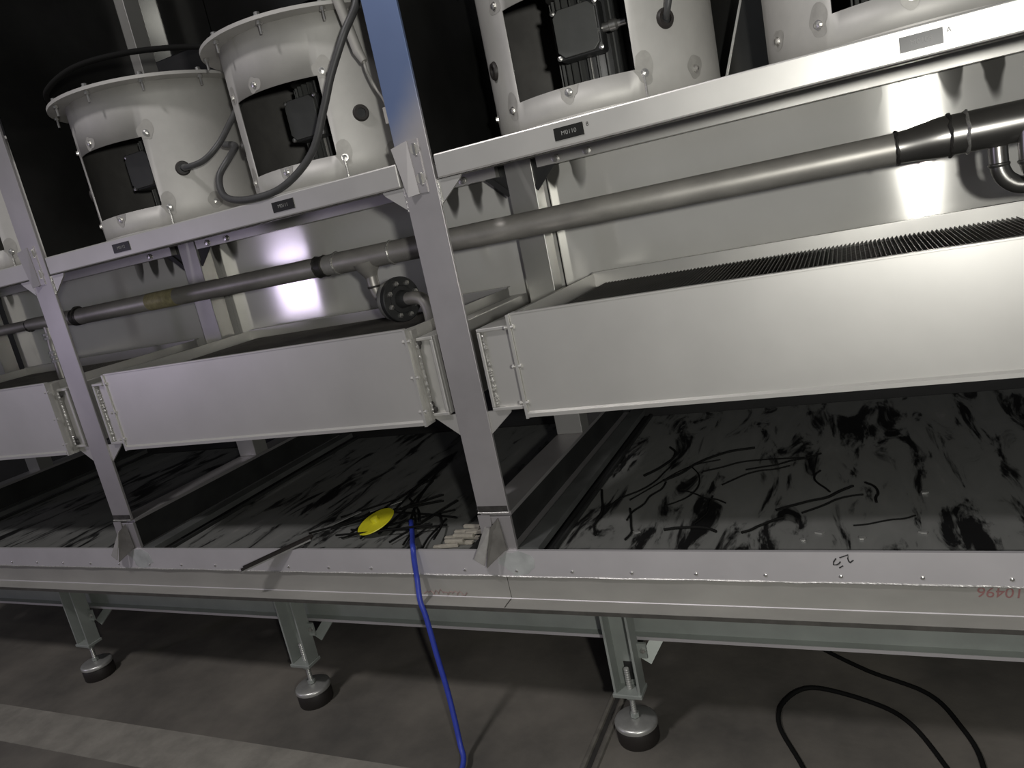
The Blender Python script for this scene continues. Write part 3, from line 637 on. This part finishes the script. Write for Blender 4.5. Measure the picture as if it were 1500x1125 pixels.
cable('floor_cable', [(.90, -.14, .008), (.834, .055, .008), (.76, .209, .008), (.66, .281, .008), (.511, .320, .008), (.437, .249, .008), (.429, .143, .008), (.497, -.005, .008), (.58, -.2, .008)], 0.0065, 'blackcord', 'black cord lying in a rounded loop on the floor')
# fan cables
g1 = Vector((FANX[3], 0.37, 1.752))+Vector(cyl(48, 0.18, R_+0.004))
cable('fan_cable', [g1, g1+Vector((.03, -.02, -.002)), (-1.135, .10, 1.918), (-1.065, .11, 1.925), (-1.015, .14, 1.965), (-1.0, .20, 2.03), (-0.995, .27, 2.10), (-1.02, .36, 2.17)], 0.0095, 'cable', 'short grey cable curving up from the grommet of the housing beside it')
cable('fan_cable', [(-0.36, .10, 2.26), (-0.37, .08, 2.18), (-.405, .045, 2.11), (-.465, .03, 2.021), (-.512, .025, 1.943), (-.585, .02, 1.84), (-.700, .005, 1.772), (-.83, .0, 1.7625), (-.935, .02, 1.79), (-.975, .06, 1.855), (-.95, .10, 1.91), (-.98, .17, 1.95), (-1.05, .20, 1.97)], 0.0105, 'cable', 'thick grey cable looping in front of the housing beside the blue tinted post')
g3 = Vector((FANX[0], 0.37, 1.752))+Vector(cyl(48, 0.18, R_+0.004))
cable('fan_cable', [g3, g3+Vector((.012, -.02, .02)), g3+Vector((.028, -.02, .07)), g3+Vector((.045, .0, .14)), g3+Vector((.05, .03, .26)), g3+Vector((.02, .1, .30))], 0.008, 'cable', 'black cable rising from the grommet of the well lit housing')
cable('fan_cable', [(-1.62, .08, 2.222), (-1.56, .03, 2.255), (-1.44, .06, 2.30), (-1.28, .14, 2.31), (-1.10, .24, 2.29), (-.98, .30, 2.25), (-0.95, .33, 2.23)], 0.009, 'blackcord', 'black cable arching over the housing top flange')
# conduit beside the tinted post
cd = empty('conduit', (-0.40, 0.11, 1.89), 'grey flat-ended conduit tube beside the blue tinted post', 'conduit')
ci = Matrix.Translation((0.40, -0.11, -1.89))
for mb, nm, mm in ((MB().tube([(-.452, .10, 2.40), (-.440, .105, 2.215), (-.418, .11, 2.075), (-.405, .11, 2.045)], [.015, .015, .0145, .010], 12), 'tube', 'rail'),
                   (MB().tube(smooth_path([(-.406, .11, 2.05), (-.404, .11, 2.02), (-.390, .11, 1.975), (-.372, .11, 1.935), (-.366, .11, 1.90)], 5), 0.004, 8), 'wire', 'rail'),
                   (MB().box(-.376, -.352, .10, .118, 1.872, 1.915), 'connector', 'beige')):
    o = mb.build(nm, mm, cd, nm != 'connector'); o.matrix_parent_inverse = ci

# ------------------------------------------------------------------ loose things in and on the trays
def loose(mb, name, m, label, cat, group=None, smooth=False, bevel=0): return tag(mb.build(name, m, None, smooth, bevel), label, cat, group)
yd = Matrix.Translation((-0.842, 0.20, 0.6335)) @ Matrix.Rotation(math.radians(14), 4, 'X') @ Matrix.Rotation(math.radians(-10), 4, 'Y')
o = loose(MB().lathe((0, 0, 0), (0, 0, 1), [(0.0, 0.0), (0.070, 0.0), (0.072, 0.002), (0.070, 0.004), (0.016, 0.005), (0.014, 0.018), (0.0, 0.019)], 36), 'yellow_disc', 'yellow', 'bright yellow plastic disc with a hub lying among black rods', 'plastic disc', smooth=True)
o.matrix_world = yd
rnd = random.Random(11)
rods = [((-.90, .62), (-.86, .12)), ((-.87, .61), (-.93, .16)), ((-.85, .64), (-.72, .22)), ((-.86, .63), (-.80, .15)), ((-.66, .37), (-1.0, .27)), ((-.57, .22), (-.96, .20)), ((-.60, .34), (-.95, .13)),
        ((-.55, .26), (-.90, .33)), ((-.62, .40), (-.72, .09)), ((-.53, .07), (-.64, .30)), ((-.56, .03), (-.60, .27)), ((-.70, .44), (-1.05, .20)), ((-.60, .18), (-.98, .14)), ((-.66, .20), (-.86, .45)), ((-.95, .35), (-1.12, .16)), ((-.78, .35), (-.66, .08)), ((-.92, .45), (-1.08, .30))]
for k, (a, b) in enumerate(rods):
    z0, z1 = 0.6045+rnd.uniform(0, .028), 0.6045+rnd.uniform(0, .010)
    mid = ((a[0]+b[0])/2+rnd.uniform(-.02, .02), (a[1]+b[1])/2+rnd.uniform(-.02, .02), (z0+z1)/2)
    o = MB().tube(smooth_path([(a[0], a[1], z0), mid, (b[0], b[1], z1)], 5), 0.0038, 6).build('black_rod', 'blackcord', None, True)
    tag(o, 'thin black rod in the tangle around the yellow disc', 'rod', 'thin black rods in the tray')
loose(MB().bar((-1.09, .215, .606), (-1.02, .345, .609), .016, .003), 'metal_offcut', 'disc', 'narrow bright metal offcut lying on the black tray beside the yellow disc', 'metal strip')
loose(MB().bar((-.985, .355, .606), (-.885, .450, .609), .03, .002), 'metal_offcut', 'disc', 'wider dull metal offcut lying under the black rods', 'metal strip')
# black U-profile laid across the rim
PA, PB = Vector((-1.232, -0.068, 0.588)), Vector((-0.985, 0.030, 0.659)); pw = Vector((0.098, -0.247, 0)).normalized()*0.0095; pu = Vector((0, 0, 0.005))
lp = MB().bar(PA, PB, .022, .003).bar(PA-pw+pu, PB-pw+pu, .003, .010).bar(PA+pw+pu, PB+pw+pu, .003, .010)
lo = loose(lp, 'black_profile', 'rubber', 'black channel strip tipped across the pale rim', 'strip')
MB().bar(PA-(PB-PA)*0.03, PA-(PB-PA)*0.002, .024, .006).build('end_cap', 'zinc', lo)
MB().bar(PA+pw*1.3-pu*0.4, PB+pw*1.3-pu*0.4, .002, .005).build('bright_edge', 'disc', lo)
rnd = random.Random(2)
st = [(-.495, .075, .606), (-.485, .105, .606), (-.49, .135, .606), (-.47, .09, .617), (-.455, .125, .617), (-.44, .10, .606), (-.435, .135, .606), (-.465, .165, .612), (-.42, .15, .617), (-.455, .19, .617)]
for k, (x, y, z) in enumerate(st):
    a = rnd.uniform(-.35, .25); l = rnd.uniform(.028, .042)
    o = MB().bar((x-l*math.cos(a), y-l*math.sin(a), z), (x+l*math.cos(a), y+l*math.sin(a), z), .013, .010).build('pale_stick', 'pale', None, False, 0.001)
    tag(o, 'short pale stick in the small heap beside the post clip', 'stick', 'pale sticks beside the clip')
# torn black rubber strands on the wide tray
rnd = random.Random(21)
base_pts = [(-.02, .15, .35, 1.9), (.02, .40, .42, 1.1), (.10, .55, .40, .9), (.22, .62, .34, .5), (.05, .25, .30, 1.5), (.30, .50, .25, .9), (.15, .35, .35, .8), (.36, .62, .26, .35), (.48, .30, .26, .6), (.08, .12, .22, 1.4), (.55, .28, .20, .7), (.62, .42, .18, 2.0),
            (.02, .60, .3, 1.0), (.26, .22, .2, 1.2), (-.04, .34, .4, 1.25), (.18, .18, .16, .3), (.68, .20, .16, .2), (.74, .34, .15, 1.6), (.40, .16, .14, .6), (.33, .36, .2, 2.4)]
for k, (x, y, l, a) in enumerate(base_pts):
    pts = []; p = Vector((x, y, 0.603)); h = a
    for j in range(6):
        pts.append(tuple(p)); p = p+Vector((math.cos(h), math.sin(h), 0))*l/5; h += rnd.uniform(-.45, .45)
    rr = rnd.uniform(.002, .0042)
    o = MB().tube(smooth_path(pts, 4), rr, 6).build('rubber_strand', 'blackcord', None, True); o.location.z = rr-0.0025
    tag(o, 'torn black rubber strand on the wide dark tray', 'strand', 'rubber strands on the wide tray')
rnd = random.Random(31)
for k in range(7):
    x, y = [(.56, .12), (.60, .16), (.70, .13), (.10, .17), (.86, .40), (.84, .16), (-.52, .36)][k]
    q = [(x+math.cos(a)*rnd.uniform(.006, .014), y+math.sin(a)*rnd.uniform(.005, .010), .6005) for a in [j*2*math.pi/6 for j in range(6)]]
    o = MB().prism(q, (0, 0, .004)).build('metal_chip', 'disc', None)
    tag(o, 'tiny bright metal chip on the dark tray', 'chip', 'metal chips on the trays')
